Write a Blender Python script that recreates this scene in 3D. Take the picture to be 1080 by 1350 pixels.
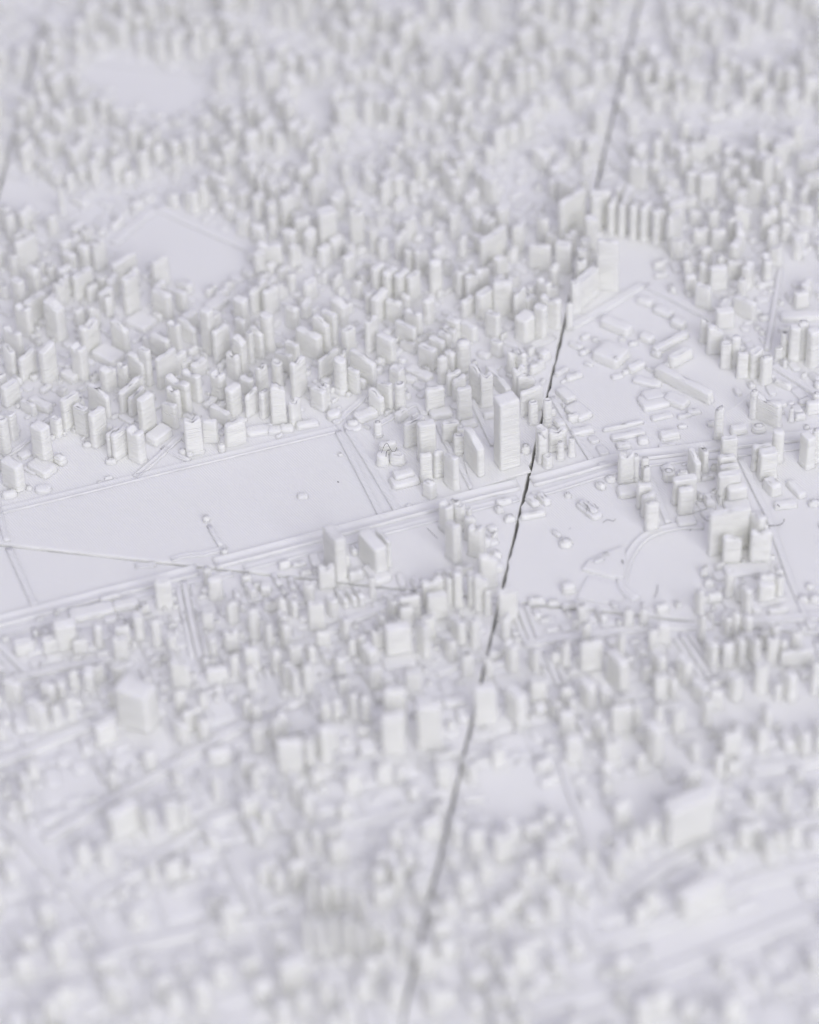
import bpy, math, random
from mathutils import Vector, Matrix, noise

for o in list(bpy.data.objects):
    bpy.data.objects.remove(o)
S = bpy.context.scene
COL = S.collection
MM = 0.001
R = random.Random(7)

# ---------------------------------------------------------------- camera
PITCH, ROLL = math.radians(41.0), math.radians(2.0)
FPX, DIST = 4300.0, 0.5977           # focal length in photo pixels, metres to the ground at the picture's centre
r0, u0 = Vector((1, 0, 0)), Vector((0, math.sin(PITCH), math.cos(PITCH)))
FWD = Vector((0, math.cos(PITCH), -math.sin(PITCH)))
RGT = r0 * math.cos(ROLL) - u0 * math.sin(ROLL)
UPV = u0 * math.cos(ROLL) + r0 * math.sin(ROLL)
CAMP = -FWD * DIST
cd = bpy.data.cameras.new('camera')
cam = bpy.data.objects.new('camera', cd)
COL.objects.link(cam)
cam.matrix_world = Matrix((
    (RGT.x, UPV.x, -FWD.x, CAMP.x), (RGT.y, UPV.y, -FWD.y, CAMP.y),
    (RGT.z, UPV.z, -FWD.z, CAMP.z), (0, 0, 0, 1)))
cd.sensor_fit = 'VERTICAL'
cd.sensor_height = 30.0
cd.lens = 30.0 * FPX / 1350.0
cd.clip_start, cd.clip_end = 0.02, 20.0
cd.dof.use_dof = True
cd.dof.focus_distance = 0.609
cd.dof.aperture_fstop = 6.8
S.camera = cam

# ---------------------------------------------------------------- light
w = bpy.data.worlds.new('World'); S.world = w; w.use_nodes = True
bg = w.node_tree.nodes['Background']
bg.inputs[0].default_value = (0.895, 0.882, 1.0, 1)
bg.inputs[1].default_value = 0.41


def area(name, loc, size, power, color):
    ld = bpy.data.lights.new(name, 'AREA')
    ld.shape = 'RECTANGLE'; ld.size, ld.size_y = size
    ld.energy = power; ld.color = color
    o = bpy.data.objects.new(name, ld); COL.objects.link(o)
    o.location = loc
    o.rotation_euler = (Vector((0, 0, 0)) - Vector(loc)).to_track_quat('-Z', 'Y').to_euler()
    return o


area('softbox_lamp', (0.85, -2.15, 1.50), (1.8, 1.4), 39.0, (0.96, 0.957, 1.0))
area('ceiling_lamp', (-0.2, 0.7, 2.6), (1.8, 1.6), 8.5, (0.66, 0.62, 1.0))

S.view_settings.view_transform = 'Standard'
S.view_settings.look = 'None'
S.view_settings.exposure = 0.22
S.view_settings.gamma = 1.0
S.view_settings.use_curve_mapping = False
S.cycles.max_bounces = 16
S.cycles.diffuse_bounces = 14

# ---------------------------------------------------------------- picture <-> place


def ray(px, py):
    return (FWD * FPX + RGT * (px - 540.0) + UPV * (675.0 - py)).normalized()


def at(px, py, z=0.0):
    d = ray(px, py)
    return CAMP + d * ((z - CAMP.z) / d.z)


def proj(p):
    v = p - CAMP
    k = FPX / v.dot(FWD)
    return 540 + v.dot(RGT) * k, 675 - v.dot(UPV) * k


def mpp(p):
    return (p - CAMP).dot(FWD) / FPX


VPX, VPY = proj(CAMP + Vector((0, 0, -1)) + Vector((0, 1e-9, 0)))   # where plumb lines meet

# ---------------------------------------------------------------- materials


def node(nt, t, **kw):
    n = nt.nodes.new(t)
    for k, v in kw.items():
        setattr(n, k, v)
    return n


def print_material(name, base, rough=0.5, sss=0.0):
    m = bpy.data.materials.new(name); m.use_nodes = True
    nt = m.node_tree; L = nt.links
    bs = nt.nodes['Principled BSDF']
    bs.inputs['Roughness'].default_value = rough
    bs.inputs['Specular IOR Level'].default_value = 0.35
    if sss:
        bs.inputs['Subsurface Weight'].default_value = sss
        bs.inputs['Subsurface Radius'].default_value = (1.0, 1.0, 0.9)
        bs.inputs['Subsurface Scale'].default_value = 0.0011
    geo = node(nt, 'ShaderNodeNewGeometry')
    sep = node(nt, 'ShaderNodeSeparateXYZ'); L.new(geo.outputs['Position'], sep.inputs[0])
    # colour: very faint clouding of the plastic
    n0 = node(nt, 'ShaderNodeTexNoise'); n0.inputs['Scale'].default_value = 60.0
    L.new(geo.outputs['Position'], n0.inputs['Vector'])
    mx = node(nt, 'ShaderNodeMix', data_type='RGBA')
    mx.inputs[6].default_value = (base[0], base[1], base[2], 1)
    mx.inputs[7].default_value = (base[0] * .955, base[1] * .955, base[2] * .96, 1)
    L.new(n0.outputs['Fac'], mx.inputs[0])
    L.new(mx.outputs[2], bs.inputs['Base Color'])
    # relief 1: printed layers, seen on upright faces
    comb = node(nt, 'ShaderNodeCombineXYZ')
    for i, k in enumerate((150.0, 150.0, 4300.0)):
        mu = node(nt, 'ShaderNodeMath', operation='MULTIPLY'); mu.inputs[1].default_value = k
        L.new(sep.outputs[i], mu.inputs[0]); L.new(mu.outputs[0], comb.inputs[i])
    n1 = node(nt, 'ShaderNodeTexNoise'); n1.inputs['Scale'].default_value = 1.0
    n1.inputs['Detail'].default_value = 2.0
    L.new(comb.outputs[0], n1.inputs['Vector'])
    b1 = node(nt, 'ShaderNodeBump'); b1.inputs['Strength'].default_value = 1.0
    b1.inputs['Distance'].default_value = 0.00050
    # only where the surface stands up
    sn = node(nt, 'ShaderNodeSeparateXYZ'); L.new(geo.outputs['Normal'], sn.inputs[0])
    ab = node(nt, 'ShaderNodeMath', operation='ABSOLUTE'); L.new(sn.outputs[2], ab.inputs[0])
    up = node(nt, 'ShaderNodeMapRange'); up.inputs[1].default_value = 0.75; up.inputs[2].default_value = 0.95
    L.new(ab.outputs[0], up.inputs[0])
    inv = node(nt, 'ShaderNodeMath', operation='SUBTRACT'); inv.inputs[0].default_value = 1.0
    L.new(up.outputs[0], inv.inputs[1])
    h1 = node(nt, 'ShaderNodeMath', operation='MULTIPLY')
    L.new(n1.outputs['Fac'], h1.inputs[0]); L.new(inv.outputs[0], h1.inputs[1])
    L.new(h1.outputs[0], b1.inputs['Height'])
    # relief 2: the diagonal toolpath of the flat top layers
    a = math.radians(-57)
    dx, dy = -math.sin(a), math.cos(a)
    m1 = node(nt, 'ShaderNodeMath', operation='MULTIPLY'); m1.inputs[1].default_value = dx
    m2 = node(nt, 'ShaderNodeMath', operation='MULTIPLY_ADD'); m2.inputs[1].default_value = dy
    L.new(sep.outputs[0], m1.inputs[0]); L.new(sep.outputs[1], m2.inputs[0]); L.new(m1.outputs[0], m2.inputs[2])
    nd = node(nt, 'ShaderNodeTexNoise'); nd.inputs['Scale'].default_value = 220.0
    L.new(geo.outputs['Position'], nd.inputs['Vector'])
    m3 = node(nt, 'ShaderNodeMath', operation='MULTIPLY_ADD'); m3.inputs[1].default_value = 0.00012
    L.new(nd.outputs['Fac'], m3.inputs[0]); L.new(m2.outputs[0], m3.inputs[2])
    fr = node(nt, 'ShaderNodeMath', operation='MULTIPLY'); fr.inputs[1].default_value = 2 * math.pi / 0.00046
    L.new(m3.outputs[0], fr.inputs[0])
    si = node(nt, 'ShaderNodeMath', operation='SINE'); L.new(fr.outputs[0], si.inputs[0])
    n2 = node(nt, 'ShaderNodeTexNoise'); n2.inputs['Scale'].default_value = 900.0; n2.inputs['Detail'].default_value = 3.0
    L.new(geo.outputs['Position'], n2.inputs['Vector'])
    ad = node(nt, 'ShaderNodeMath', operation='MULTIPLY_ADD'); ad.inputs[1].default_value = 1.6
    L.new(n2.outputs['Fac'], ad.inputs[0]); L.new(si.outputs[0], ad.inputs[2])
    h2 = node(nt, 'ShaderNodeMath', operation='MULTIPLY')
    L.new(ad.outputs[0], h2.inputs[0]); L.new(up.outputs[0], h2.inputs[1])
    b2 = node(nt, 'ShaderNodeBump'); b2.inputs['Strength'].default_value = 0.8
    b2.inputs['Distance'].default_value = 0.000038
    L.new(h2.outputs[0], b2.inputs['Height']); L.new(b1.outputs[0], b2.inputs['Normal'])
    L.new(b2.outputs[0], bs.inputs['Normal'])
    return m


PLA = print_material('white_printed_plastic', (0.955, 0.957, 0.91), sss=0.6)
THREAD = print_material('stringy_plastic', (0.22, 0.215, 0.20), 0.6)
tm = bpy.data.materials.new('dark_table'); tm.use_nodes = True
tb = tm.node_tree.nodes['Principled BSDF']; tb.inputs['Roughness'].default_value = 0.7
tn = tm.node_tree.nodes.new('ShaderNodeTexNoise'); tn.inputs['Scale'].default_value = 300
tr = tm.node_tree.nodes.new('ShaderNodeValToRGB')
tr.color_ramp.elements[0].color = (0.05, 0.05, 0.048, 1); tr.color_ramp.elements[1].color = (0.09, 0.088, 0.085, 1)
tm.node_tree.links.new(tn.outputs['Fac'], tr.inputs[0]); tm.node_tree.links.new(tr.outputs[0], tb.inputs['Base Color'])


def mesh_obj(name, verts, faces, parent, mat=PLA, smooth=True, loc=None):
    me = bpy.data.meshes.new(name)
    me.from_pydata(verts, [], faces)
    me.materials.append(mat)
    if smooth:
        me.polygons.foreach_set('use_smooth', [True] * len(me.polygons))
    me.update()
    o = bpy.data.objects.new(name, me)
    COL.objects.link(o)
    if parent is not None:
        o.parent = parent
    if loc is not None:
        o.location = loc
    return o


# ---------------------------------------------------------------- tiles
# the joints between the printed tiles, as ground lines
def gline(p, q):
    a, b = at(*p), at(*q)
    d = (b - a).normalized()
    return a, d


V0 = gline((-60, 480), (8, 215))
V1 = gline((530, 1340), (797, 200))
H1 = gline((0, 717), (910, 817))
H2 = gline((800, 159), (1080, 190))


def side(l, p):
    a, d = l
    return d.x * (p.y - a.y) - d.y * (p.x - a.x)      # >0: left of the direction


def meet(l, m):
    (a, d), (b, e) = l, m
    den = d.x * e.y - d.y * e.x
    t = ((b.x - a.x) * e.y - (b.y - a.y) * e.x) / den
    return Vector((a.x + d.x * t, a.y + d.y * t, 0))


def shift(l, k):
    a, d = l
    return a + Vector((-d.y, d.x, 0)) * k, d


FAR, NEAR = shift(H2, 0.14), shift(H1, -0.165)
LEFT, RIGHT = shift(V0, 0.06), shift(V1, -0.125)
GV, GH = 0.00026, 0.00010
cols = {'A': (LEFT, V0), 'B': (V0, V1), 'C': (V1, RIGHT)}
rows = {'back': (FAR, H2), 'middle': (H2, H1), 'front': (H1, NEAR)}
TZ = {'back': 0.0, 'middle': 0.0, 'front': -0.00045}
tiles = {}
LBL = {
    ('B', 'middle'): 'large white printed city tile left of the joint holding the big flat plaza',
    ('C', 'middle'): 'white printed city tile right of the joint with the curved road and open fields',
    ('B', 'front'): 'nearest white printed city tile on the left, below the thin plaza joint',
    ('C', 'front'): 'nearest white printed city tile right of the dark joint, mostly out of focus',
    ('B', 'back'): 'farthest blurred white city tile left of the dark joint',
    ('C', 'back'): 'farthest blurred white city tile right of the dark joint',
    ('A', 'back'): 'sliver of white city tile in the top left corner of the picture',
    ('A', 'middle'): 'sliver of white city tile at the left edge beside a curved dark joint',
}


def ragged(p, q, n, amp):
    out = []
    nr = Vector((-(q - p).y, (q - p).x, 0)).normalized()
    for i in range(n):
        t = i / n
        k = 0.0 if i == 0 else noise.noise(Vector((p.x * 900 + i * .9, p.y * 700, 3))) * amp
        if i and R.random() < .1:
            k -= amp * R.uniform(.5, 1.1)
        out.append(p.lerp(q, t) + nr * k)
    return out


for c, (vl, vr) in cols.items():
    for r, (hb, hf) in rows.items():
        if c == 'A' and r == 'front':
            continue
        l_, r_ = shift(vl, -GV), shift(vr, GV)
        b_, f_ = shift(hb, -GH), shift(hf, GH)
        cs = [meet(l_, f_), meet(r_, f_), meet(r_, b_), meet(l_, b_)]
        e = bpy.data.objects.new('city_model_tile', None)
        e.empty_display_size = 0.01
        COL.objects.link(e)
        cen = sum(cs, Vector()) / 4
        e.location = (cen.x, cen.y, -0.0045 + TZ[r])
        e['label'] = LBL[(c, r)]; e['category'] = 'city model'; e['group'] = 'white printed city tiles laid edge to edge'
        loop = []
        for i in range(4):
            n = 90 if i in (1, 3) else 30
            loop += ragged(cs[i], cs[(i + 1) % 4], n, 0.00026 if i in (1, 3) else 0.00004)
        zt = 0.0045
        vs, fs = [], []
        N = len(loop)
        rings = [(0, 0.0), (0, zt - .0002), (.00006, zt - .00005), (.0002, zt)]
        for inset, z in rings:
            for p in loop:
                dd = (cen - p); dd.z = 0; dd.normalize()
                q = p + dd * inset
                vs.append((q.x - cen.x, q.y - cen.y, z))
        for k in range(len(rings) - 1):
            for i in range(N):
                j = (i + 1) % N
                fs.append((k * N + i, k * N + j, (k + 1) * N + j, (k + 1) * N + i))
        fs.append(tuple(range(3 * N, 4 * N)))
        fs.append(tuple(range(N - 1, -1, -1)))
        mesh_obj('base_slab', vs, fs, e, smooth=False)
        tiles[(c, r)] = e


def tile_key(p):
    c = 'A' if side(V0, p) > 0 else ('B' if side(V1, p) > 0 else 'C')
    r = 'front' if side(H1, p) < 0 else ('middle' if side(H2, p) < 0 else 'back')
    if c == 'A' and r == 'front':
        c = 'B'
    return c, r


def tile_of(p):
    k = tile_key(p)
    return tiles[k], TZ[k[1]]


tbv = [(-3, -3, -0.0052), (3, -3, -0.0052), (3, 3, -0.0052), (-3, 3, -0.0052), (-3, -3, -0.03), (3, -3, -0.03), (3, 3, -0.03), (-3, 3, -0.03)]
tbl = mesh_obj('table', tbv, [(0, 1, 2, 3), (7, 6, 5, 4), (0, 4, 5, 1), (1, 5, 6, 2), (2, 6, 7, 3), (3, 7, 4, 0)], None, tm, False)
tbl['kind'] = 'structure'; tbl['label'] = 'dark table top under the white city tiles, seen through the joint'

# ---------------------------------------------------------------- roads (raised ribbons with a rim along each side)
OCC = {}            # what already stands where, in 4 mm cells
CELL = 0.004
ROADS = []          # ground polylines with half width


def seg_dist(p, a, b):
    ab = b - a
    t = max(0.0, min(1.0, (p - a).dot(ab) / max(ab.length_squared, 1e-12)))
    return (p - (a + ab * t)).length


def ribbon(pts, wd, h, rim, tile, tz):
    """one closed ribbon along world points pts"""
    n = len(pts)
    hw = wd / 2
    rw = min(0.00032, hw * .3)
    prof = [(-hw - h * .35, -.0002), (-hw, h * .7), (-hw + rw * .35, h), (-hw + rw * .8, h), (-hw + rw * 1.3, h - rim),
            (hw - rw * 1.3, h - rim), (hw - rw * .8, h), (hw - rw * .35, h), (hw, h * .7), (hw + h * .35, -.0002)]
    vs, fs = [], []
    org = pts[n // 2]
    P = len(prof)
    for i, p in enumerate(pts):
        d = (pts[min(i + 1, n - 1)] - pts[max(i - 1, 0)]).normalized()
        nr = Vector((d.y, -d.x, 0))
        for (u, z) in prof:
            k = noise.noise(Vector((p.x * 700, p.y * 700, u * 900))) * .00004
            q = p + nr * (u + k)
            vs.append((q.x - org.x, q.y - org.y, z + (k if z > 0 else 0)))
    for i in range(n - 1):
        for k in range(P - 1):
            fs.append((i * P + k, i * P + k + 1, (i + 1) * P + k + 1, (i + 1) * P + k))
    fs.append(tuple(range(P - 1, -1, -1)))
    fs.append(tuple((n - 1) * P + k for k in range(P)))
    o = mesh_obj('road', vs, fs, tile)
    o.location = org - tile.location + Vector((0, 0, tz))
    return o


def road(pxs, wpx, h=0.35, rim=0.14, avoid=1.0):
    pts = [at(*p) for p in pxs]
    # smooth resample
    out = []
    for i in range(len(pts) - 1):
        p0, p1, p2, p3 = pts[max(i - 1, 0)], pts[i], pts[i + 1], pts[min(i + 2, len(pts) - 1)]
        m = max(2, int((p2 - p1).length / .0012))
        for k in range(m):
            t = k / m
            out.append(0.5 * ((2 * p1) + (p2 - p0) * t + (2 * p0 - 5 * p1 + 4 * p2 - p3) * t * t + (3 * p1 - p0 - 3 * p2 + p3) * t ** 3))
    out.append(pts[-1])
    wd = wpx * mpp(out[len(out) // 2])
    for i in range(0, len(out) - 1, 2):
        ROADS.append((out[i], out[min(i + 2, len(out) - 1)], wd / 2 * avoid))
    # split at the joints
    run, key = [], None
    for p in out + [None]:
        k = None
        if p is not None:
            k = tile_key(p)
            if min(abs(side(V1, p)), abs(side(V0, p))) < .0007 or min(abs(side(H1, p)), abs(side(H2, p))) < .00035:
                k = None
        if k != key or p is None:
            if len(run) > 2 and key is not None:
                ribbon(run, wd, h * MM, rim * MM, tiles[key], -.0 + TZ[key[1]] )
            run, key = [], k
        if p is not None and k is not None:
            run.append(p)


for spec in [
    # the double avenue
    ([(-30, 825), (53, 803), (178, 771), (240, 755), (360, 724), (560, 671), (640, 650), (720, 631), (812, 606), (880, 597), (950, 588), (1019, 580), (1110, 570)], 19, .55, .2),
    ([(-30, 843), (53, 821), (240, 771), (360, 740), (560, 688), (640, 667), (720, 649), (812, 621), (880, 609), (1110, 584)], 11, .30, .1),
    # plaza edges
    ([(-30, 681), (100, 650), (200, 625), (300, 601), (400, 577), (446, 566)], 13, .30, .10),
    ([(446, 569), (475, 625), (505, 684)], 9, .40, .12),
    ([(459, 566), (492, 620), (524, 674)], 10, .42, .12),
    ([(-6, 650), (3, 690), (10, 714)], 8, .35, .08), ([(10, 717), (28, 757), (46, 797)], 9, .40, .12),
    ([(178, 745), (215, 741), (245, 733), (268, 731), (300, 722)], 8, .35, .1),
    ([(276, 694), (284, 708), (292, 722)], 6, .45, .03),
    # around the plaza's north
    ([(178, 630), (205, 607), (225, 588), (243, 572)], 8, .38, .1), ([(214, 590), (232, 600), (250, 608)], 7, .30, .08),
    ([(441, 559), (462, 541), (484, 521)], 8, .35, .06), ([(500, 560), (524, 546), (549, 533), (560, 548)], 9, .35, .1),
    ([(622, 527), (636, 557), (651, 588)], 7, .45, .04), ([(578, 562), (590, 588), (608, 618), (622, 645)], 6, .4, .05),
    ([(6, 603), (24, 592), (42, 578)], 7, .4, .08),
    # right tile
    ([(726, 521), (750, 560), (780, 608)], 7, .45, .06),
    ([(977, 606), (998, 650), (1013, 680), (1022, 706), (1047, 775), (1085, 862)], 9, .5, .10),
    ([(848, 612), (863, 645), (881, 690)], 8, .45, .08),
    ([(928, 694), (900, 694), (876, 698), (850, 709), (832, 730), (822, 757), (822, 777), (840, 791)], 13, .40, .12),
    ([(694, 462), (738, 440), (790, 412), (848, 376)], 11, .6, .05), ([(852, 377), (885, 393), (925, 414), (950, 425)], 11, .5, .08),
    ([(1017, 481), (1045, 499), (1082, 524)], 9, .5, .08),
    ([(150, 322), (205, 274)], 12, .5, .02), ([(208, 274), (270, 302), (338, 333)], 14, .6, .02),
    ([(792, 292), (840, 306), (888, 328)], 12, .6, .02),
    ([(1029, 355), (1022, 400), (1011, 462)], 6, .6, .03),
    # streets of the front tiles
    ([(243, 766), (252, 815), (264, 868)], 7, .6, .03), ([(350, 880), (358, 900), (369, 928)], 7, .6, .03),
    ([(309, 1000), (317, 1030), (327, 1062)], 7, .6, .03), ([(684, 797), (692, 820), (703, 846)], 7, .6, .04),
    ([(720, 858), (728, 880), (737, 902)], 7, .6, .04), ([(898, 835), (916, 862), (936, 892)], 7, .6, .04),
    ([(-8, 843), (18, 868), (42, 892)], 8, .7, .05),
    ([(-20, 1013), (45, 988), (100, 965), (190, 930)], 12, 1.0, .12), ([(60, 1108), (150, 1054), (225, 1012), (300, 968), (330, 955)], 12, 1.0, .12),
    ([(120, 1190), (200, 1138), (285, 1082), (370, 1060)], 13, 1.0, .1), ([(-20, 1300), (120, 1262), (300, 1222), (380, 1215)], 12, 1.0, .1),
    ([(300, 1120), (340, 1210), (372, 1290)], 10, .9, .1), ([(0, 900), (70, 882), (150, 868)], 9, .8, .1), ([(440, 1090), (560, 1062), (640, 1050)], 10, .9, .1), ([(385, 858), (430, 835), (462, 818), (512, 798)], 10, .7, .06),
    ([(575, 888), (640, 862)], 9, .7, .05), ([(690, 848), (760, 838), (860, 826), (960, 822), (1090, 812)], 13, .55, .06),
    ([(560, 1128), (600, 1120)], 9, .7, .05),
    ([(780, 1245), (860, 1222), (950, 1185), (1000, 1160), (1100, 1140)], 24, .7, .10), ([(700, 1330), (850, 1290), (980, 1240), (1100, 1190)], 20, .6, .08),
    ([(990, 1015), (1030, 1010), (1100, 1000)], 16, .8, .1), ([(820, 1185), (900, 1130), (1000, 1095), (1100, 1080)], 14, .8, .1),
    ([(740, 1000), (752, 1040), (775, 1100), (800, 1170)], 9, .7, .06),
    ([(-20, 1070), (20, 1095), (60, 1140), (110, 1190), (170, 1290)], 10, .7, .06),
    ([(820, 168), (900, 170), (1000, 178), (1100, 186)], 14, .7, .05),
]:
    road(*spec)

# ---------------------------------------------------------------- buildings
BUILT = []     # (tile key, kind, screen size, verts, faces, origin)


def perimeter(L, W, rad, n=5, chamfer=None):
    """rounded rectangle, counter-clockwise"""
    rad = min(rad, L * .48, W * .48)
    out = []
    for cx, cy, a0 in ((L / 2 - rad, W / 2 - rad, 0), (-L / 2 + rad, W / 2 - rad, 90), (-L / 2 + rad, -W / 2 + rad, 180), (L / 2 - rad, -W / 2 + rad, 270)):
        for i in range(n):
            a = math.radians(a0 + 90 * i / (n - 1))
            out.append(Vector((cx + rad * math.cos(a), cy + rad * math.sin(a), 0)))
    # points along the long sides, so walls can be uneven
    res = []
    for i, p in enumerate(out):
        q = out[(i + 1) % len(out)]
        res.append(p)
        m = int((q - p).length / .0013)
        for k in range(m):
            res.append(p.lerp(q, (k + 1) / (m + 1)))
    return res


def block_mesh(L, W, H, rnd, roof='flat', low=False, corner=None):
    rad = corner if corner is not None else rnd.uniform(.34, .56) * MM
    rad = min(max(rad, min(L, W) * rnd.uniform(.2, .38)), .72 * MM)
    if corner is not None:
        rad = corner
    if roof == 'round':
        rad = min(L, W) * .48
    per = perimeter(L, W, rad)
    sd = rnd.random() * 100
    eb = min(rnd.uniform(.30, .50) * MM, H * .45)               # softness of the roof's edge
    taper = rnd.uniform(.97, 1.0)
    levels = [(0.0, .26 if not low else .16), (min(.35 * MM, H * .25), .04)]
    nz = max(1, int((H - .6 * MM) / (1.3 * MM)))
    for i in range(nz):
        levels.append((min(.35 * MM, H * .25) + (H - eb - min(.35 * MM, H * .25)) * (i + 1) / nz, 0.0))
    vs, fs = [], []
    amp = .06
    def roof_z(p):
        z = noise.noise(Vector((p.x * 420, p.y * 420, sd))) * .22 * MM + noise.noise(Vector((p.x * 1300, p.y * 1300, sd + 9))) * .07 * MM
        u = p.x / (L / 2)
        if roof == 'dip':
            z -= .75 * MM * math.exp(-((u + .1) / .3) ** 2)
        elif roof == 'step':
            z -= 1.0 * MM * (1 / (1 + math.exp(-(u - .25) * 14)))
        elif roof == 'slope':
            z += .5 * MM * u
        elif roof == 'stair':
            z -= .55 * MM * (1 / (1 + math.exp(-(u - .1) * 12))) + .5 * MM * (1 / (1 + math.exp(-(u - .55) * 12)))
        return z * min(1, H / (2.0 * MM))
    for z, out in levels:
        s = 1 - (1 - taper) * z / max(H, 1e-6)
        ring_k = rnd.uniform(-.02, .02) if z > 0 else 0
        for p in per:
            d = p.normalized()
            k = out + ring_k + noise.noise(Vector((p.x * 900, p.y * 900, z * 260 + sd))) * amp
            vs.append((p.x * s + d.x * k * MM, p.y * s + d.y * k * MM, z + roof_z(p) * (z / H) ** 2))

    for ins, dz in ((.12 * eb, -.58 * eb), (.42 * eb, -.20 * eb), (1.1 * eb, 0.0)):
        for p in per:
            d = p.normalized()
            q = p * taper - d * ins
            vs.append((q.x, q.y, H + dz + roof_z(q)))
    N = len(per)
    base_in = len(vs) // N
    rim_in = .10 * MM if rnd.random() < .35 and not low else -.02 * MM   # some roofs keep a faint raised rim
    for f in (.62, .28):
        for p in per:
            q = p * taper * f
            vs.append((q.x, q.y, H - rim_in + roof_z(q)))
    K = len(vs) // N
    for k in range(K - 1):
        for i in range(N):
            j = (i + 1) % N
            fs.append((k * N + i, k * N + j, (k + 1) * N + j, (k + 1) * N + i))
    vs.append((0, 0, H - rim_in + roof_z(Vector((0, 0, 0)))))
    c = len(vs) - 1
    for i in range(N):
        fs.append(((K - 1) * N + i, (K - 1) * N + (i + 1) % N, c))
    return vs, fs


def occupied(p, r):
    cx, cy = int(math.floor(p.x / CELL)), int(math.floor(p.y / CELL))
    for i in range(-3, 4):
        for j in range(-3, 4):
            for (q, rr) in OCC.get((cx + i, cy + j), ()):
                if (q - p).length < r + rr:
                    return True
    return False


def mark(p, L, W, yaw):
    n = max(1, int(round(L / max(W, .0008))))
    for i in range(n):
        t = (i + .5) / n - .5
        q = p + Vector((math.cos(yaw), math.sin(yaw), 0)) * (L * t)
        OCC.setdefault((int(math.floor(q.x / CELL)), int(math.floor(q.y / CELL))), []).append((Vector((q.x, q.y, 0)), W * .5))


def clear_of(p, L, W, yaw, pad=0.0):
    n = max(1, int(round(L / max(W, .0008))))
    for i in range(n):
        t = (i + .5) / n - .5
        q = Vector((p.x, p.y, 0)) + Vector((math.cos(yaw), math.sin(yaw), 0)) * (L * t)
        if occupied(q, W * .5 + pad):
            return False
    return True


def place(p, L, W, H, yaw, roof='flat', kind=None, z0=0.0, label=None, corner=None):
    """p on the ground (world metres)"""
    rnd = random.Random(int(p.x * 1e6) * 31 + int(p.y * 1e6))
    low = H < 2.1 * MM
    # keep clear of the joints
    for l in (V0, V1):
        sd = side(l, p)
        nrm = Vector((-l[1].y, l[1].x, 0))
        ca, sa = math.cos(yaw), math.sin(yaw)
        need = (abs(nrm.x * ca + nrm.y * sa) * L + abs(-nrm.x * sa + nrm.y * ca) * W) / 2 * .93 + GV + .0001
        if abs(sd) < need:
            p = p + nrm * ((need - abs(sd)) * (1 if sd > 0 else -1))
    key = tile_key(p)
    if kind is None:
        kind = 'low_building' if low else ('slab_building' if L > 1.75 * W else 'tower')
    vs, fs = block_mesh(L, W, H, rnd, roof, low, corner)
    c, s = math.cos(yaw), math.sin(yaw)
    vs = [(x * c - y * s, x * s + y * c, z) for (x, y, z) in vs]
    BUILT.append([key, kind, (L + W) * H / mpp(p) ** 2, vs, fs, Vector((p.x, p.y, z0 + TZ[key[1]] - .00005)), label])
    mark(Vector((p.x, p.y, 0)), L, W, yaw)


def traced(rx, ry, L, W, yaw, h, roof='flat', z0=0.0, label=None, corner=None):
    """roof centre in photo pixels; L, W, h in photo pixels; yaw in degrees on the ground"""
    dx, dy = (VPX - rx) / (VPY - ry), 1.0
    b = at(rx + dx * h, ry + dy * h, z0 * MM)
    # height whose top lands on the roof pixel
    v = b - CAMP
    t = 675.0 - ry
    # (v.u + H u.z)/(v.f + H f.z) = t/FPX
    H = (t * v.dot(FWD) / FPX - v.dot(UPV)) / (UPV.z - t * FWD.z / FPX)
    m = mpp(b)
    L, W, yaw = (L, W, yaw) if L >= W else (W, L, yaw + 90)
    place(b, L * m, W * m, max(H, .3 * MM), math.radians(yaw), roof, None, z0 * MM, label, corner)


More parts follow.
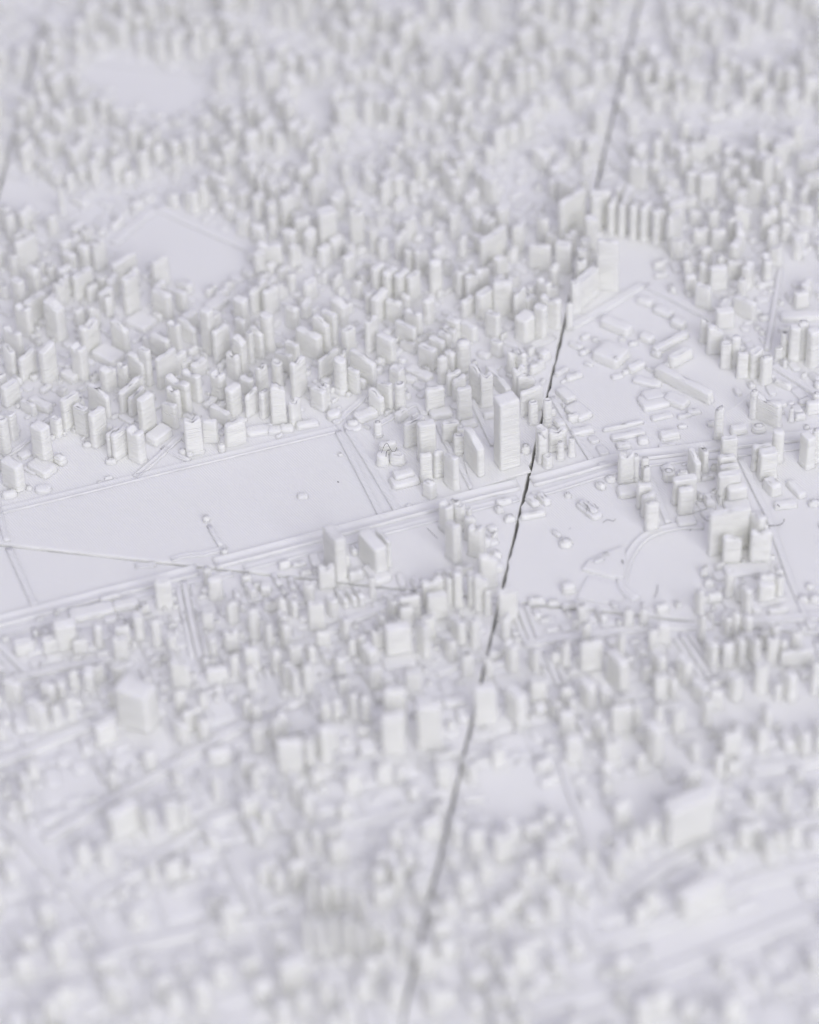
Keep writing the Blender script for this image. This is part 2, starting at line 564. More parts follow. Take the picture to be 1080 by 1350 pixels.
A, B_ = 48, -40
T = [
 (30,404,26,12,B_,35),(45,391,36,10,A,30),(70,397,27,17,B_,45),(104,407,16,10,A,18),(116,425,30,14,A,34),(157,425,28,10,B_,33),
 (170,363,24,12,A,46),(142,390,12,8,A,25),(16,434,32,9,B_,32),(11,455,18,9,B_,36),(35,466,30,9,A,28),(61,457,25,13,A,42),
 (103,456,21,15,B_,41,'dip'),(92,491,24,16,B_,8),(44,493,10,9,B_,6),(12,505,28,12,A,24),(1,492,12,10,A,20),(142,463,40,28,B_,8),
 (141,483,21,15,A,27),(161,480,16,9,B_,28,'dip'),(180,468,28,11,B_,33),(186,420,36,30,B_,6),(129,511,37,8,B_,32),(170,507,38,9,A,28),
 (179,517,30,7,A,25),(213,384,32,12,B_,30),(229,425,20,9,B_,32),(246,423,30,8,B_,25),(250,411,22,15,A,20),(272,408,17,14,B_,55),
 (197,446,22,7,B_,15),(210,443,33,9,B_,25),(190,459,18,10,B_,45),(218,466,36,8,A,37),(235,466,26,9,A,24),(245,476,18,9,A,12),
 (262,476,26,13,A,15),(254,458,16,8,A,8),(290,432,28,9,A,40),(317,393,20,14,B_,32),(317,420,17,9,B_,20),(351,414,19,15,B_,46,'round'),
 (315,443,18,12,B_,45),(328,437,10,8,B_,40),(338,432,20,8,B_,37),(307,466,20,10,B_,30),(344,481,18,9,A,33),(365,476,16,13,B_,30,'round'),
 (252,491,30,10,B_,33,'dip'),(234,500,40,11,B_,35,'dip'),(287,491,21,14,B_,32),(307,509,22,14,A,34),(325,498,20,10,B_,20),
 (331,516,23,6,A,28),(348,515,16,8,A,32),(365,507,20,13,8,47),(228,512,22,9,B_,33,'dip'),(191,522,25,12,A,43),(183,497,12,8,A,20),
 (184,510,12,8,A,15),(340,376,32,7,A,30),(356,380,26,10,A,30),(285,396,34,18,A,8),(293,382,20,10,A,8),(385,404,20,11,B_,25),
 (447,394,24,13,B_,30),(500,387,25,12,A,30),(423,419,26,10,B_,40),(434,411,24,9,B_,40),(407,437,40,13,B_,28),(459,432,19,12,A,28),
 (489,420,22,8,A,40),(519,396,22,10,-20,25),(545,410,26,9,B_,28,'dip'),(535,427,34,8,B_,25),(509,443,28,12,B_,31),(385,452,22,9,B_,20),
 (374,465,28,9,B_,25),(392,474,26,9,A,45),(433,466,40,6,A,26),(453,463,12,7,A,25),(448,473,18,14,B_,43,'round'),(478,467,42,9,B_,33),
 (466,486,20,7,B_,29),(523,484,20,13,B_,19),(527,504,14,12,10,34,'round'),(507,504,24,9,B_,29),(496,515,24,9,B_,26),
 (420,512,24,11,B_,24),(428,507,12,10,A,26),(388,527,18,9,A,29),(639,383,28,14,A,30),(663,371,26,15,-8,40),(685,384,22,7,A,36),
 (698,391,20,10,A,20),(726,392,30,11,-30,36),(693,415,25,21,A,29),(713,403,18,12,B_,41),(650,412,22,11,B_,30),(598,420,22,12,B_,20),
 (618,427,25,10,B_,18),(593,432,20,9,B_,15),(586,439,21,9,B_,22),(576,446,25,9,B_,22),(564,456,27,12,B_,26),(611,449,19,17,20,39,'round'),
 (583,469,14,12,20,33,'round'),(594,463,16,12,B_,22),(655,448,18,10,B_,18),(677,461,22,9,A,26),(686,463,20,9,-50,26),
 (628,484,26,9,-55,40,'step'),(641,493,17,10,17,40),(657,495,60,9,-64,14),(684,484,18,12,30,31,'dip'),(693,493,24,10,17,25),
 (598,491,20,8,17,26),(605,498,19,9,17,26),(612,511,20,10,17,39),(573,511,26,11,17,29),(553,488,40,16,B_,6),
 (700,512,33,7,29,31),(703,529,12,9,20,28),(719,526,11,9,20,34),(719,509,9,8,20,20),(707,563,17,11,-50,40),(715,571,12,10,10,37),
 (735,565,25,11,17,26,'dip'),(562,557,24,15,20,46),(546,553,31,9,25,31),(561,598,16,10,15,33),(578,594,14,10,20,32),(595,600,25,10,-55,39,'slope'),
 (594,556,24,9,15,23),(605,572,14,10,10,25),(608,562,11,10,10,22),(625,574,46,11,-66,43,'stair'),(566,634,17,13,-40,18),(498,556,10,9,10,18),
 (511,583,25,12,20,12,'round'),(504,598,16,15,20,12,'round'),(524,597,20,14,-10,12,'round'),(533,630,38,24,17,5),(532,622,28,15,17,9),
 (581,541,30,18,12,6),(618,555,22,12,17,6),(645,543,16,10,17,6),(693,587,12,12,0,8),
 (405,556,30,13,15,5),(378,561,18,14,0,5),(362,564,18,13,0,5),(440,542,20,17,30,7,'round'),(482,543,32,17,30,7),(465,560,24,18,0,3,'round'),(465,555,15,12,0,6,'round'),
 (37,530,26,8,B_,12),(53,528,36,14,B_,9),(91,521,30,9,A,38),(106,535,22,11,B_,35),(127,541,26,12,A,42),(73,550,16,11,B_,22),
 (52,560,24,18,B_,46),(55,612,36,25,B_,7),(79,601,16,12,B_,8),(10,544,22,13,B_,30),(1,550,16,14,B_,45),(15,608,32,17,B_,31),
 (148,567,22,7,A,30),(157,568,28,9,A,31),(146,605,14,8,0,5),(178,566,24,15,B_,38),(12,648,20,14,15,5,'round'),(38,640,7,6,0,5,'round'),
 (57,642,22,16,10,4,'round'),(42,616,24,16,B_,3),(115,583,12,10,0,4),(131,634,6,4,15,2,'round'),(143,628,11,5,15,3,'round'),
 (223,532,25,9,B_,27),(253,551,24,12,15,45,'dip'),(276,554,20,12,-10,26),(290,539,32,11,B_,15),(293,530,15,10,0,6),(309,556,29,12,20,27,'slope'),
 (209,568,34,22,A,9),(292,585,9,9,0,9,'round'),(340,564,34,18,10,5,'round'),(352,560,16,10,10,4,'round'),(241,592,10,8,0,5,'round'),(250,594,9,9,0,6,'round'),
 # right tile
 (813,424,44,18,-38,9),(806,461,40,36,-38,10),(851,393,22,14,-38,6),(875,407,26,14,-38,6),(895,421,20,14,-38,8),(853,441,20,14,-38,7),
 (884,447,60,10,38,8),(897,463,38,12,38,13),(839,479,26,12,38,7),(902,499,92,12,-43,13),(853,501,38,14,-25,4),(814,494,16,9,20,3),
 (862,526,38,30,18,5),(861,518,28,22,18,6),(892,524,34,20,-38,6),(757,493,24,10,25,5),(763,539,34,24,-55,6),(756,546,16,10,20,8),(746,517,30,15,-60,6),
 (768,565,30,14,15,5),(822,559,57,5,15,4),(828,571,46,10,15,4),(848,577,14,14,0,5),(822,584,18,12,10,5),(883,569,26,14,12,7),(880,585,24,6,12,3),
 (873,547,30,10,18,3),(903,546,20,7,18,3),(826,596,21,15,12,37),(838,600,10,10,0,32,'round'),(851,603,11,10,0,26,'round'),(853,615,10,9,0,19),
 (828,643,28,20,10,7),(805,628,13,12,0,5,'round'),(792,637,15,10,-50,5,'round'),(739,582,9,8,0,23,'round'),(754,577,9,8,0,23,'round'),(722,600,12,11,-50,14),
 (882,620,16,15,0,11,'round'),(900,621,14,10,0,8),(903,629,33,12,14,31),(905,643,21,13,8,31),(905,684,26,18,8,5),(850,638,20,10,10,29),(855,651,18,10,10,27),
 (860,662,19,12,12,35,'round'),(916,597,30,9,-72,28),(928,591,20,8,-68,26),(949,538,12,12,0,41,'slope'),(962,576,22,11,8,26),(959,600,24,12,10,22),
 (962,612,26,8,10,22),(962,623,31,11,10,30),(972,640,27,15,10,18),(972,664,34,22,10,4),(1012,525,44,10,-41,29),(995,515,10,10,-41,34),(1027,567,16,15,0,39,'round'),
 (1005,586,26,10,12,30),(1013,594,24,16,12,33),(1019,634,26,16,-64,12),(1066,573,20,14,-60,39),(1078,566,12,11,0,41),(1050,641,34,12,-64,6),
 (1036,662,31,13,8,5),(1074,660,16,10,8,5),(974,562,22,14,10,7),(1001,560,18,14,0,7,'round'),(1073,529,20,12,10,13),(1044,538,6,5,0,17,'round'),(1078,518,12,10,0,16),
 (930,418,13,11,0,31),(944,430,22,13,0,33),(958,451,14,11,0,32),(971,443,13,12,0,38,'round'),(980,465,15,11,0,30),(997,461,18,14,25,32,'slope'),(1011,470,16,12,30,33),
 (1035,437,10,10,0,30,'round'),(1049,430,15,14,0,42),(1060,424,14,12,0,46,'round'),(1074,434,16,15,30,46),(1027,457,10,8,0,16),(928,376,22,10,-30,29),(956,408,24,14,10,21),
 (983,394,34,10,-40,21),(1057,385,20,12,20,18),(1055,413,52,16,0,6),(1033,503,24,8,-38,6),
 (963,672,56,10,13,53),(1000,678,26,12,-62,49),(966,706,25,11,8,35),(1004,699,28,12,5,43),(984,748,62,26,8,5),
 (963,752,13,14,0,34,'round'),(975,772,8,8,0,22,'round'),(1011,768,22,16,5,20),(1012,757,20,10,5,24),(1027,757,18,9,-62,25),(929,747,10,8,0,11,'slope'),(935,764,13,12,0,6),
 (925,784,16,12,0,8),(942,782,20,12,10,9),(1068,770,11,10,0,4,'round'),(1059,786,13,12,0,6),(1075,785,14,16,0,6),
 # middle
 (588,664,20,13,-55,33,'dip'),(600,659,15,12,-20,33),(606,665,15,12,-20,30),(597,690,24,13,-58,46,'slope'),(620,682,16,11,5,26),(617,669,10,8,-40,16),(628,694,22,16,-20,35),
 (643,731,24,13,12,39,'step'),(603,752,12,14,10,42),(622,752,11,14,10,42),(612,746,26,8,10,10),(570,761,30,12,17,31,'dip'),(590,757,17,8,-62,35),(634,756,20,12,8,43),
 (643,775,9,8,0,31),(663,775,26,12,10,37),(664,658,22,10,20,5),(658,668,12,10,-60,5),(672,680,14,12,10,5),(701,675,34,8,14,6),(699,657,22,12,-62,5),(717,654,23,10,-60,6),
 (749,650,9,9,0,4,'round'),(777,670,40,16,-54,4),(776,666,33,11,-54,6),(734,701,15,6,-52,4,'round'),(746,712,17,16,0,6,'round'),(790,737,18,9,32,5,'round'),(799,729,9,7,0,5,'round'),
 (750,770,18,14,8,9),(440,701,47,16,-67,49,'slope'),(491,710,50,19,-60,34),(505,705,34,6,-60,32),(497,752,40,26,-60,5),(399,652,14,11,5,3),(272,680,9,8,0,6,'round'),(296,724,9,8,0,6,'round'),
 (449,597,6,5,0,3,'round'),
 # front
 (430,743,22,12,8,28),(406,765,15,12,-30,26,'round'),(416,791,22,12,12,33),(490,757,9,9,0,29,'round'),(437,784,19,12,-55,24),(453,812,20,8,-62,28,'slope'),
 (452,783,26,7,-64,9),(463,779,26,7,-64,11),(473,777,24,8,-64,12),(517,786,18,10,-60,22),(540,784,30,9,15,24),(576,780,27,11,10,33),(524,822,34,17,11,37),(526,868,44,26,11,5),
 (557,820,22,9,-57,41),(487,850,24,15,-55,22),(604,814,29,12,-64,26),(594,838,19,11,-60,25),(494,877,18,13,5,27),(447,863,16,12,-60,29),
 (674,845,21,13,-60,35),(704,853,21,9,-62,26),(746,844,11,9,0,31),(780,843,30,9,10,38),(815,862,36,15,-60,37),(645,863,12,9,0,26),(829,801,13,11,0,21,'round'),(849,800,12,11,0,21,'round'),
 (707,788,21,10,5,6),(730,791,15,8,5,5),(755,794,28,8,10,5),(735,857,18,12,5,13),(959,808,17,9,-60,23),(970,804,17,10,-60,29,'round'),(986,808,18,11,-60,31,'round'),
 (939,842,22,12,-60,29),(961,846,15,12,0,31),(977,838,18,9,-60,35,'round'),(994,838,26,10,-64,31),(876,820,16,13,0,23),(869,858,22,12,-56,29),(903,866,24,13,-56,29),
 (1020,837,15,13,0,31),(1051,828,15,14,0,23,'round'),(1051,855,44,8,5,19),(970,886,20,15,-50,30),(1005,871,19,15,0,36,'round'),(1043,885,19,13,-60,31),(1027,898,9,9,0,21),(1077,868,10,11,0,42),
 (925,898,26,12,-50,22),(945,908,18,12,0,20),(520,906,31,16,3,52),(517,939,31,17,3,50),(565,926,34,19,5,54),(544,883,20,11,5,24),(637,903,30,16,3,46),(681,908,30,17,-55,39),(710,893,22,12,5,30),
 (617,1001,26,11,-60,22),(528,1009,12,10,0,19),(178,902,50,32,-28,48),(116,880,14,20,0,26),(155,872,17,13,5,32),(47,923,27,13,-30,31),(15,895,24,13,-30,26),(62,899,20,12,-30,24),
 (137,950,30,15,35,24),(252,932,28,11,35,24),(238,950,20,12,-40,24),(266,945,18,12,-45,24),(236,868,26,14,5,33),(285,878,29,14,8,16),(308,859,12,11,0,31,'round'),(330,878,12,12,0,29),(331,852,20,12,5,28),
 (337,926,15,13,0,21,'round'),(369,937,20,14,-60,26),(339,953,17,15,0,31),(428,956,18,16,0,46,'round'),(428,920,14,15,0,26),(444,918,11,12,0,26),(381,973,34,14,5,43),(407,968,14,14,0,43,'dip'),
 (288,985,30,16,10,16),(325,997,20,14,0,20),(864,953,28,19,-56,45,'round'),(820,928,28,11,5,35),(841,925,12,11,0,31),(748,936,20,14,0,27),(757,968,22,14,0,31),(792,943,22,12,-56,29),(776,897,22,14,-56,31),
 (799,905,15,14,0,22),(966,963,26,10,20,42),(148,905,14,12,0,20),(84,818,30,18,10,32),(214,762,23,12,4,34),(181,807,14,13,0,31,'round'),(204,814,14,14,0,34,'round'),(160,823,20,9,8,22),(157,838,20,10,8,28),
 (283,760,20,14,10,24,'round'),(272,746,12,10,-60,20),(305,790,12,16,-60,28),(273,803,16,10,0,24),(333,800,14,16,-60,38,'round'),(304,828,19,12,5,28),(385,787,24,8,-64,20),(330,770,24,10,-64,12),(350,768,14,16,0,10),
 (30,842,26,14,15,14),(104,840,20,10,10,18),(120,800,60,22,14,7),(165,790,34,18,14,7),(65,838,22,12,15,18),
 # out of focus in front
 (408,1160,18,9,-68,42),(424,1163,18,9,-68,42),(441,1158,15,12,-60,36),(458,1160,18,9,-68,42),(475,1166,18,9,-68,42),(402,1206,18,9,-68,42),(420,1210,18,9,-68,42),(437,1207,18,9,-68,42),
 (455,1208,18,9,-68,42),(472,1212,18,9,-68,42),(489,1206,18,9,-68,42),(385,1262,38,22,8,34),(300,1190,22,14,30,36),(180,1195,26,16,40,20),(160,1060,44,22,40,32),(225,1055,20,14,10,34),(243,1052,14,14,0,34),
 (75,1235,24,16,40,34),(150,1290,30,18,-30,30),(215,1285,24,16,10,26),(265,1290,20,16,0,36),(290,1270,22,16,0,24),(345,1290,26,18,10,26),(60,1190,22,16,20,24),(30,1260,26,18,20,24),
 (908,1050,64,28,22,48,'slope'),(925,1163,68,24,34,30),(885,1080,22,14,0,24),(845,1190,18,14,0,26),(860,1170,18,14,0,28),(985,1085,20,14,0,28),(1000,1080,16,14,0,30),(640,1130,18,12,0,28),(700,1130,18,12,0,24),
 (725,1120,18,12,0,30),(655,1195,22,14,10,22),(590,1240,24,16,10,20),(630,1275,26,16,0,22),(690,1235,22,14,-30,22),(560,1150,20,14,0,22),(1050,1080,18,16,0,28),(820,1055,24,14,30,26),(935,1035,22,16,20,30),
 (757,370,13,12,20,40),(765,341,14,12,20,40),(772,314,14,12,10,40),(779,286,16,13,10,42),(786,258,14,12,10,42),(745,398,9,9,20,34),
 (772,441,14,8,35,4),(785,445,9,7,0,4,'round'),(760,453,20,9,-38,4),(771,461,16,8,38,4),(741,487,22,8,38,4),(835,450,12,8,0,4),(820,445,9,6,0,3),(866,462,14,10,-38,6),(878,479,20,9,38,5),(828,486,18,7,38,4),(776,478,12,6,-38,3),
 (860,485,16,6,-38,4),(915,540,18,9,10,4),(940,555,14,9,10,5),(900,560,12,7,0,3),(795,610,14,7,15,3),(812,470,6,6,0,12),
 # towards the back
 (33,314,34,9,40,33),(110,323,16,12,B_,29),(129,317,20,10,A,36),(163,340,42,9,A,26),(210,341,26,10,A,33),(134,363,14,10,B_,20),(93,359,26,8,A,26),(108,358,34,9,A,30),(43,352,18,13,B_,31),(23,368,18,12,B_,36),
 (79,245,9,9,0,38,'round'),(355,320,34,12,-15,27),(320,284,18,11,-30,24),(340,297,18,12,-30,20),(359,284,12,10,0,27),(378,258,20,12,40,36),(381,303,18,12,-30,26),(398,286,20,11,-10,33),(430,276,26,18,20,48),(470,276,20,13,-10,46),
 (802,317,30,9,-14,63),(772,362,48,14,50,34),(743,320,22,14,-15,36),(712,323,30,9,-15,30),(765,327,13,10,0,37),(768,258,50,10,46,46),(787,250,28,12,0,46),(650,307,50,9,46,34),(683,296,16,10,-10,34),
 (808,264,18,9,62,42),(822,266,18,9,62,42),(837,268,18,9,62,44),(852,270,20,9,60,44),(870,274,24,9,55,44),(890,282,28,9,52,44),(574,343,18,14,20,42,'round'),(528,308,20,9,48,30),(541,325,20,9,48,30),(555,327,22,9,48,30),
 (498,350,22,10,48,32),(514,355,24,11,48,32),(530,358,24,11,48,32),(545,360,22,10,48,32),(1013,205,14,12,0,48),(610,353,22,9,48,34),(622,361,22,9,48,34),(636,352,22,9,48,32),
]
named = {(668, 524): 'tall square tower beside the dark joint'}
traced(668, 524, 29, 25, 21, 88, 'flat', 0, 'tallest tower, a plain square block beside the dark joint', .00045)
for t in T:
    rx, ry, L, W, yaw, h = t[:6]
    roof = t[6] if len(t) > 6 else R.choice(['flat', 'flat', 'flat', 'dip', 'slope', 'flat', 'step'] if h > 24 else ['flat'])
    traced(rx, ry, L, W, yaw, h, roof)

# ---------------------------------------------------------------- the rest of the city
FLATS = [  # open ground, photo pixels
    [(-40, 684), (440, 570), (525, 690), (46, 806), (-40, 830)],
    [(205, 270), (342, 335), (270, 392), (138, 320)],
    [(100, 98), (180, 76), (275, 112), (250, 152), (185, 142)], [(372, 132), (415, 112), (450, 130), (415, 168)],
    [(790, 290), (890, 325), (840, 385), (800, 350)], [(760, 495), (850, 482), (872, 560), (790, 590), (760, 540)],
    [(780, 590), (985, 565), (985, 520), (870, 545)], [(655, 655), (840, 615), (850, 700), (828, 795), (668, 790)],
    [(830, 700), (940, 692), (950, 800), (820, 795)], [(1015, 670), (1090, 640), (1090, 800), (1060, 790)],
    [(500, 700), (605, 655), (640, 740), (560, 770), (500, 760)], [(40, 600), (200, 560), (240, 590), (190, 630), (40, 660)],
    [(620, 1020), (705, 1005), (745, 1065), (655, 1085)], [(800, 1030), (860, 1020), (880, 1070), (810, 1090)],
    [(560, 560), (720, 540), (720, 640), (560, 660)], [(450, 570), (560, 570), (560, 660), (520, 665)],
    [(740, 380), (860, 370), (1000, 480), (930, 560), (740, 490)], [(930, 590), (1090, 570), (1090, 660), (1000, 680)],
    [(436, 572), (468, 560), (534, 676), (496, 690)], [(600, 640), (720, 615), (820, 600), (820, 625), (720, 655), (640, 672)],
    [(0, 235), (60, 240), (80, 262), (60, 280), (0, 270)],
    [(850, 1235), (1100, 1165), (1100, 1190), (900, 1270)], [(1030, 345), (1100, 345), (1100, 375), (1030, 375)],
 [(900, 900), (1090, 905), (1090, 960), (880, 945)],
]


def inside(poly, x, y):
    c = False
    n = len(poly)
    for i in range(n):
        (x1, y1), (x2, y2) = poly[i], poly[(i + 1) % n]
        if (y1 > y) != (y2 > y) and x < (x2 - x1) * (y - y1) / (y2 - y1) + x1:
            c = not c
    return c


def on_road(p, r):
    for a, b, hw in ROADS:
        if abs(a.x - p.x) + abs(a.y - p.y) < .02 and seg_dist(Vector((p.x, p.y, 0)), a, b) < hw + r:
            return True
    return False


def ends_on_road(p, L, W, ya):
    d = Vector((math.cos(ya), math.sin(ya), 0)) * (L / 2 - W * .3)
    return on_road(p, W * .5) or on_road(p + d, W * .4) or on_road(p - d, W * .4)


def avenue_y(x):
    return 812 - .215 * x if x < 812 else 640 - .12 * (x - 812)


def fill(theta, du, dv, test, make, seed):
    rr = random.Random(seed)
    c, s = math.cos(math.radians(theta)), math.sin(math.radians(theta))
    n = int(.36 / min(du, dv))
    cells = []
    for i in range(-n, n):
        for j in range(-n, n):
            u = i * du; v = j * dv
            p = Vector((u * c - v * s, u * s + v * c, 0))
            if abs(p.x) > .16 or p.y > .30 or p.y < -.21:
                continue
            p += Vector((rr.uniform(-.3, .3) * du, rr.uniform(-.3, .3) * dv, 0))
            x, y = proj(p)
            if -45 < x < 1125 and -30 < y < 1440 and test(x, y, rr):
                cells.append((i, j, p, x, y))
    rr.shuffle(cells)
    for (i, j, p, x, y) in cells:
        make(i, j, p, x, y, rr)


def flat_here(x, y):
    return any(inside(f, x, y) for f in FLATS)


KEEP_LOW = [  # nothing tall here, or it would hide what stands open behind it
    [(205, 268), (350, 335), (305, 420), (235, 402), (134, 330)], [(788, 290), (895, 322), (880, 400), (820, 410), (790, 360)],
    [(772, 300), (806, 150), (832, 150), (800, 300)], [(90, 100), (185, 74), (285, 112), (262, 190), (180, 185)],
    [(372, 132), (415, 112), (450, 130), (430, 195)], [(384, 1236), (505, 1236), (505, 1270), (384, 1275)],
    [(495, 895), (725, 895), (725, 1000), (495, 1010)],
]


def tall_A(i, j, p, x, y, rr):
    if any(inside(f, x, y) for f in KEEP_LOW):
        return
    if flat_here(x, y) or min(abs(side(H1, p)), abs(side(H2, p))) < .0015:
        return
    if y < 330 and noise.noise(Vector((p.x * 55, p.y * 55, 8))) > .16 + .2 * rr.random():
        return
    q = rr.random()
    th = 48 + rr.uniform(-2.5, 2.5)
    if x > 800 and y < 420:
        th = 62 if rr.random() < .5 else 5
    g = 1.0 + .25 * max(0, min(1, (380 - y) / 260))
    long_ = rr.uniform(1.9, 3.5) * MM * g
    wd = rr.uniform(1.35, 1.95) * MM * g
    if noise.noise(Vector((p.x * 40, p.y * 40, 2))) > 0:
        q = q * .8 if q < .56 else q
    if q < .45:
        yaw = th
    elif q < .8:
        yaw = th - 90
    else:
        yaw = th; long_ = rr.uniform(1.6, 2.1) * MM * g; wd = rr.uniform(1.4, 1.8) * MM * g
    ya = math.radians(yaw)
    if ends_on_road(p, long_, wd, ya) or not clear_of(p, long_, wd, ya, .00048 * g):
        return
    H = (rr.uniform(3.4, 5.6) if rr.random() < .75 else rr.uniform(2.0, 3.2)) * MM * g
    place(p, long_, wd, H, ya, rr.choice(['flat', 'flat', 'dip', 'slope', 'step', 'round']))


fill(48, .0047, .0042, lambda x, y, rr: y < 430 and not (y > 395 and rr.random() < .5), tall_A, 11)


def tall_F(i, j, p, x, y, rr):
    if any(inside(f, x, y) for f in KEEP_LOW):
        return
    if flat_here(x, y) or min(abs(side(H1, p)), abs(side(H2, p))) < .0012:
        return
    den = .28 if y < 960 else .36
    if x < 330 and y > 960:
        den = .16
    if x > 850 and y > 1000:
        den = .2
    if rr.random() > den + .18 * noise.noise(Vector((p.x * 60, p.y * 60, 4))):
        return
    ya = math.radians(17 + rr.uniform(-2.5, 2.5) + (0 if rr.random() < .4 else -80))
    g = 1.0 + .35 * max(0, min(1, (y - 900) / 200))
    long_ = rr.uniform(1.4, 2.6) * MM * g
    wd = rr.uniform(1.05, 1.5) * MM * g
    if ends_on_road(p, long_, wd, ya) or not clear_of(p, long_, wd, ya, .0002):
        return
    H = rr.uniform(3.4, 6.4) * MM
    if y > 960 and rr.random() < .3:
        H *= .7
    place(p, long_, wd, H, ya, rr.choice(['flat', 'flat', 'dip', 'slope', 'round']))


fill(17, .0031, .0029, lambda x, y, rr: y > max(avenue_y(x) + 60, 800), tall_F, 12)


def low_any(i, j, p, x, y, rr):
    if flat_here(x, y) or min(abs(side(H1, p)), abs(side(H2, p))) < .0010 or min(abs(side(V0, p)), abs(side(V1, p))) < .0012:
        return
    back = y < avenue_y(x)
    th = (48 if x < 720 else 20) if back else 17
    ya = math.radians(th + rr.uniform(-8, 8) + rr.choice([0, -90]))
    for k in range(2):
        f = 1 if k == 0 else .55
        f *= 1.0 + .8 * max(0, min(1, (y - 880) / 200)) + .3 * max(0, min(1, (380 - y) / 260))
        if y > 790 and rr.random() < -.12 + ((.8 if x < 330 or x > 780 else .6) if y > 930 else .4):
            continue
        long_ = rr.uniform(1.6, 3.8) * MM * f
        wd = rr.uniform(1.0, 2.0) * MM * f
        if wd > long_:
            long_, wd = wd, long_
        if not ends_on_road(p, long_, wd, ya) and clear_of(p, long_, wd, ya, .00006):
            H = rr.choice([.35, .4, .45, .5, .6, .7, .8, .9, 1.1, 1.6]) * rr.uniform(.85, 1.2) * MM
            if not back:
                H += .25 * MM
            place(p, long_, wd, H, ya, rr.choice(['flat', 'flat', 'round', 'slope']))
            return


fill(17, .0026, .0024, lambda x, y, rr: y > avenue_y(x) + 22 or rr.random() < .8, low_any, 13)

# city blocks: low plates with the streets left open between them
def city_blocks():
    rr = random.Random(21)
    th = math.radians(17)
    c, s = math.cos(th), math.sin(th)
    du, dv = .0125, .0092

    def plate_ok(p, L, W):
        for a in (-.5, -.25, 0, .25, .5):
            for b in (-.5, 0, .5):
                q = p + Vector((a * L * c - b * W * s, a * L * s + b * W * c, 0))
                x, y = proj(q)
                if y < avenue_y(x) + 34 or flat_here(x, y) or on_road(q, .00035):
                    return False
                if min(abs(side(V0, q)), abs(side(V1, q))) < .0009 or abs(side(H1, q)) < .0006:
                    return False
        return True

    def put(p, L, W, dep):
        x, y = proj(p)
        if not (-70 < x < 1150 and 600 < y < 1460):
            return
        if plate_ok(p, L, W):
            H = rr.uniform(.28, .55) * MM
            key = tile_key(p)
            vs, fs = block_mesh(L, W, H, rr, 'flat', True, .0004)
            vs = [(a * c - b * s, a * s + b * c, z) for (a, b, z) in vs]
            BUILT.append([key, 'city_block', L * W / mpp(p) ** 2, vs, fs, Vector((p.x, p.y, TZ[key[1]] - .00008)), None])
        elif dep < 2:
            for a in (-.25, .25):
                for b in (-.25, .25):
                    put(p + Vector((a * L * c - b * W * s, a * L * s + b * W * c, 0)), L / 2 + .00002, W / 2 + .00002, dep + 1)

    for i in range(-22, 23):
        for j in range(-30, 8):
            u, v = i * du, j * dv + (.0045 if i % 3 == 1 else 0)
            put(Vector((u * c - v * s, u * s + v * c, 0)), du - .0011, dv - .0010, 0)


city_blocks()

# long low kerb plates that leave the dark slits beside the narrow streets
SLITS = [((243, 766), (264, 868)), ((350, 880), (369, 928)), ((309, 1000), (327, 1062)), ((684, 797), (703, 846)),
         ((720, 858), (737, 902)), ((898, 835), (936, 892))]
for (a, b) in SLITS:
    pa, pb = at(*a), at(*b)
    d = (pb - pa); ln = d.length; d.normalize()
    nr = Vector((d.y, -d.x, 0))
    for sgn in (-1, 1):
        off = nr * sgn * .00135
        c = (pa + pb) / 2 + off
        place(c, ln * .92, .0009, 0.6 * MM, math.atan2(d.y, d.x), 'flat', 'kerb_plate')

# raised platform in the field right of the joint
def plate(pxs, h, name='raised_platform'):
    pts = [at(*p) for p in pxs]
    c = sum(pts, Vector()) / len(pts)
    t, tz = tile_of(c)
    vs, fs = [], []
    N = len(pts)
    for z, ins in ((-.0001, -.00012), (h * .6, 0), (h * .92, .00006), (h, .00022)):
        for p in pts:
            d = (c - p).normalized()
            q = p + d * ins
            vs.append((q.x - c.x, q.y - c.y, z))
    for k in range(3):
        for i in range(N):
            j = (i + 1) % N
            fs.append((k * N + i, k * N + j, (k + 1) * N + j, (k + 1) * N + i))
    fs.append(tuple(range(3 * N, 4 * N)))
    o = mesh_obj(name, vs, fs, t, smooth=False)
    o.location = c - t.location + Vector((0, 0, tz))


plate([(768, 752), (803, 762), (822, 764), (826, 742), (822, 722), (795, 732), (775, 742)][::1], .0006)
plate([(760, 790), (800, 796), (822, 792), (818, 770), (800, 768), (775, 760), (766, 775)], .00025)
plate([(600, 562), (622, 648), (700, 622), (690, 600), (640, 590), (632, 575)], .00035)
plate([(620, 776), (690, 790), (688, 800), (620, 790)], .0003)

# ---------------------------------------------------------------- link the buildings: singly up to the limit, the smallest rest joined
by = {}
for b in BUILT:
    by.setdefault((b[0], b[1]), []).append(b)
for (key, kind), lst in by.items():
    lst.sort(key=lambda b: -b[2])
    tile = tiles[key]
    for b in lst[:290]:
        o = mesh_obj(kind, b[3], b[4], tile)
        o.location = b[5] - tile.location
        if b[6]:
            o['label'] = b[6]
    rest = lst[290:]
    if rest:

        vs, fs = [], []
        for b in rest:
            k = len(vs)
            q = b[5] - tile.location
            vs += [(x + q.x, y + q.y, z + q.z) for (x, y, z) in b[3]]
            fs += [tuple(i + k for i in f) for f in b[4]]
        o = mesh_obj(kind + '_mass', vs, fs, tile)
        o['kind'] = 'stuff'


# ---------------------------------------------------------------- stray threads of plastic, and one thin slit drawn as a thread


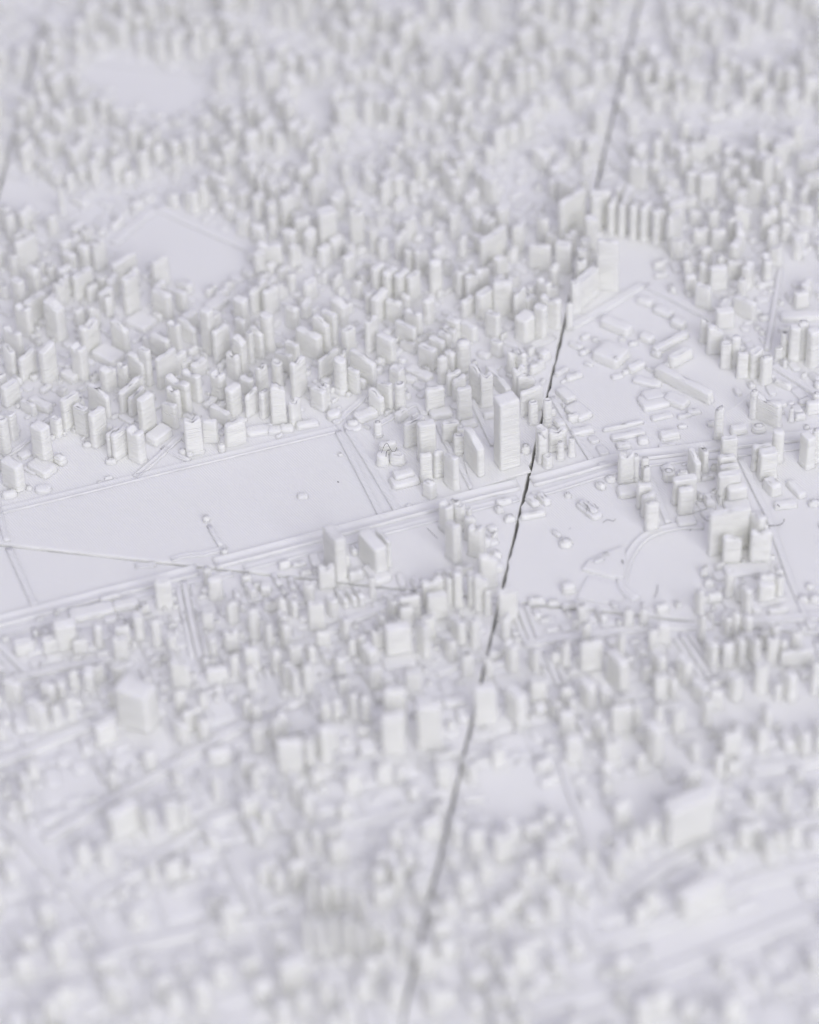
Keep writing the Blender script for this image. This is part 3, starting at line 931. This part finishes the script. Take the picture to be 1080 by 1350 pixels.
def thread(pts, rad=.00005, mat=THREAD):
    P = [at(x, y, z * MM) for (x, y, z) in pts]
    out = []
    for i in range(len(P) - 1):
        p0, p1, p2, p3 = P[max(i - 1, 0)], P[i], P[i + 1], P[min(i + 2, len(P) - 1)]
        for k in range(5):
            t = k / 5
            out.append(0.5 * ((2 * p1) + (p2 - p0) * t + (2 * p0 - 5 * p1 + 4 * p2 - p3) * t * t + (3 * p1 - p0 - 3 * p2 + p3) * t ** 3))
    out.append(P[-1])
    c = sum(out, Vector()) / len(out)
    tile, tz = tile_of(c)
    vs, fs = [], []
    for i, p in enumerate(out):
        d = (out[min(i + 1, len(out) - 1)] - out[max(i - 1, 0)]).normalized()
        a = d.cross(Vector((0, 0, 1)))
        a = a.normalized() if a.length > .01 else Vector((1, 0, 0))
        b = d.cross(a)
        for k in range(6):
            th = k * math.pi / 3
            q = p + a * math.cos(th) * rad + b * math.sin(th) * rad - c
            vs.append(tuple(q))
    for i in range(len(out) - 1):
        for k in range(6):
            j = (k + 1) % 6
            fs.append((i * 6 + k, i * 6 + j, (i + 1) * 6 + j, (i + 1) * 6 + k))
    o = mesh_obj('plastic_thread_or_slit', vs, fs, tile, mat)
    o.location = c - tile.location


thread([(503, 597, 2.6), (507, 587, 2.9), (511, 585, 2.9), (516, 594, 2.7), (521, 595, 2.7), (523, 590, 2.8)])
thread([(509, 602, 2.6), (510, 595, 2.8), (514, 593, 2.8)], .00007)
thread([(1011, 693, .6), (1018, 693, .5), (1028, 692, .4), (1033, 688, .6), (1034, 684, 1.2)], .00007)
thread([(862, 788, .05), (866, 781, .1), (867, 771, .05)])
thread([(795, 689, .05), (801, 685, .1), (808, 687, .1), (812, 684, .2)], .00004)
thread([(769, 662, 1.1), (775, 668, 1.1), (778, 674, 1.1)], .00004); thread([(776, 661, 1.1), (773, 675, 1.1)], .00004)
thread([(784, 664, .8), (788, 671, .6), (789, 668, .8)], .00004)
thread([(563, 696, .02), (570, 703, .02), (577, 710, .02)], .00004)  # thin slit in the ground, its darkness added as a dark strand on top
thread([(820, 738, .7), (822, 743, .7)], .00008); thread([(445, 635, .02), (447, 636, .02)], .0001)
thread([(750, 698, .02), (753, 696, .02)], .00003); thread([(909, 700, .05), (914, 696, .1), (918, 697, .05)], .00004)
LT = PLA
thread([(955, 545, 1.0), (975, 531, 2.6), (993, 514, 4.6)], .00004, LT); thread([(961, 543, 1.0), (978, 530, 2.4), (993, 519, 4.2)], .00004, LT)
thread([(932, 518, 2.0), (938, 532, 3.0), (945, 541, 5.0)], .00004, LT); thread([(1001, 498, 5.0), (996, 514, 5.0)], .00004, LT)
thread([(575, 556, 4.5), (582, 572, 3.0), (587, 590, 2.0)], .00003, LT); thread([(116, 536, 5.0), (122, 539, 5.2), (127, 541, 5.4)], .00005, LT)
thread([(1025, 665, .9), (1028, 668, .9)], .00007)
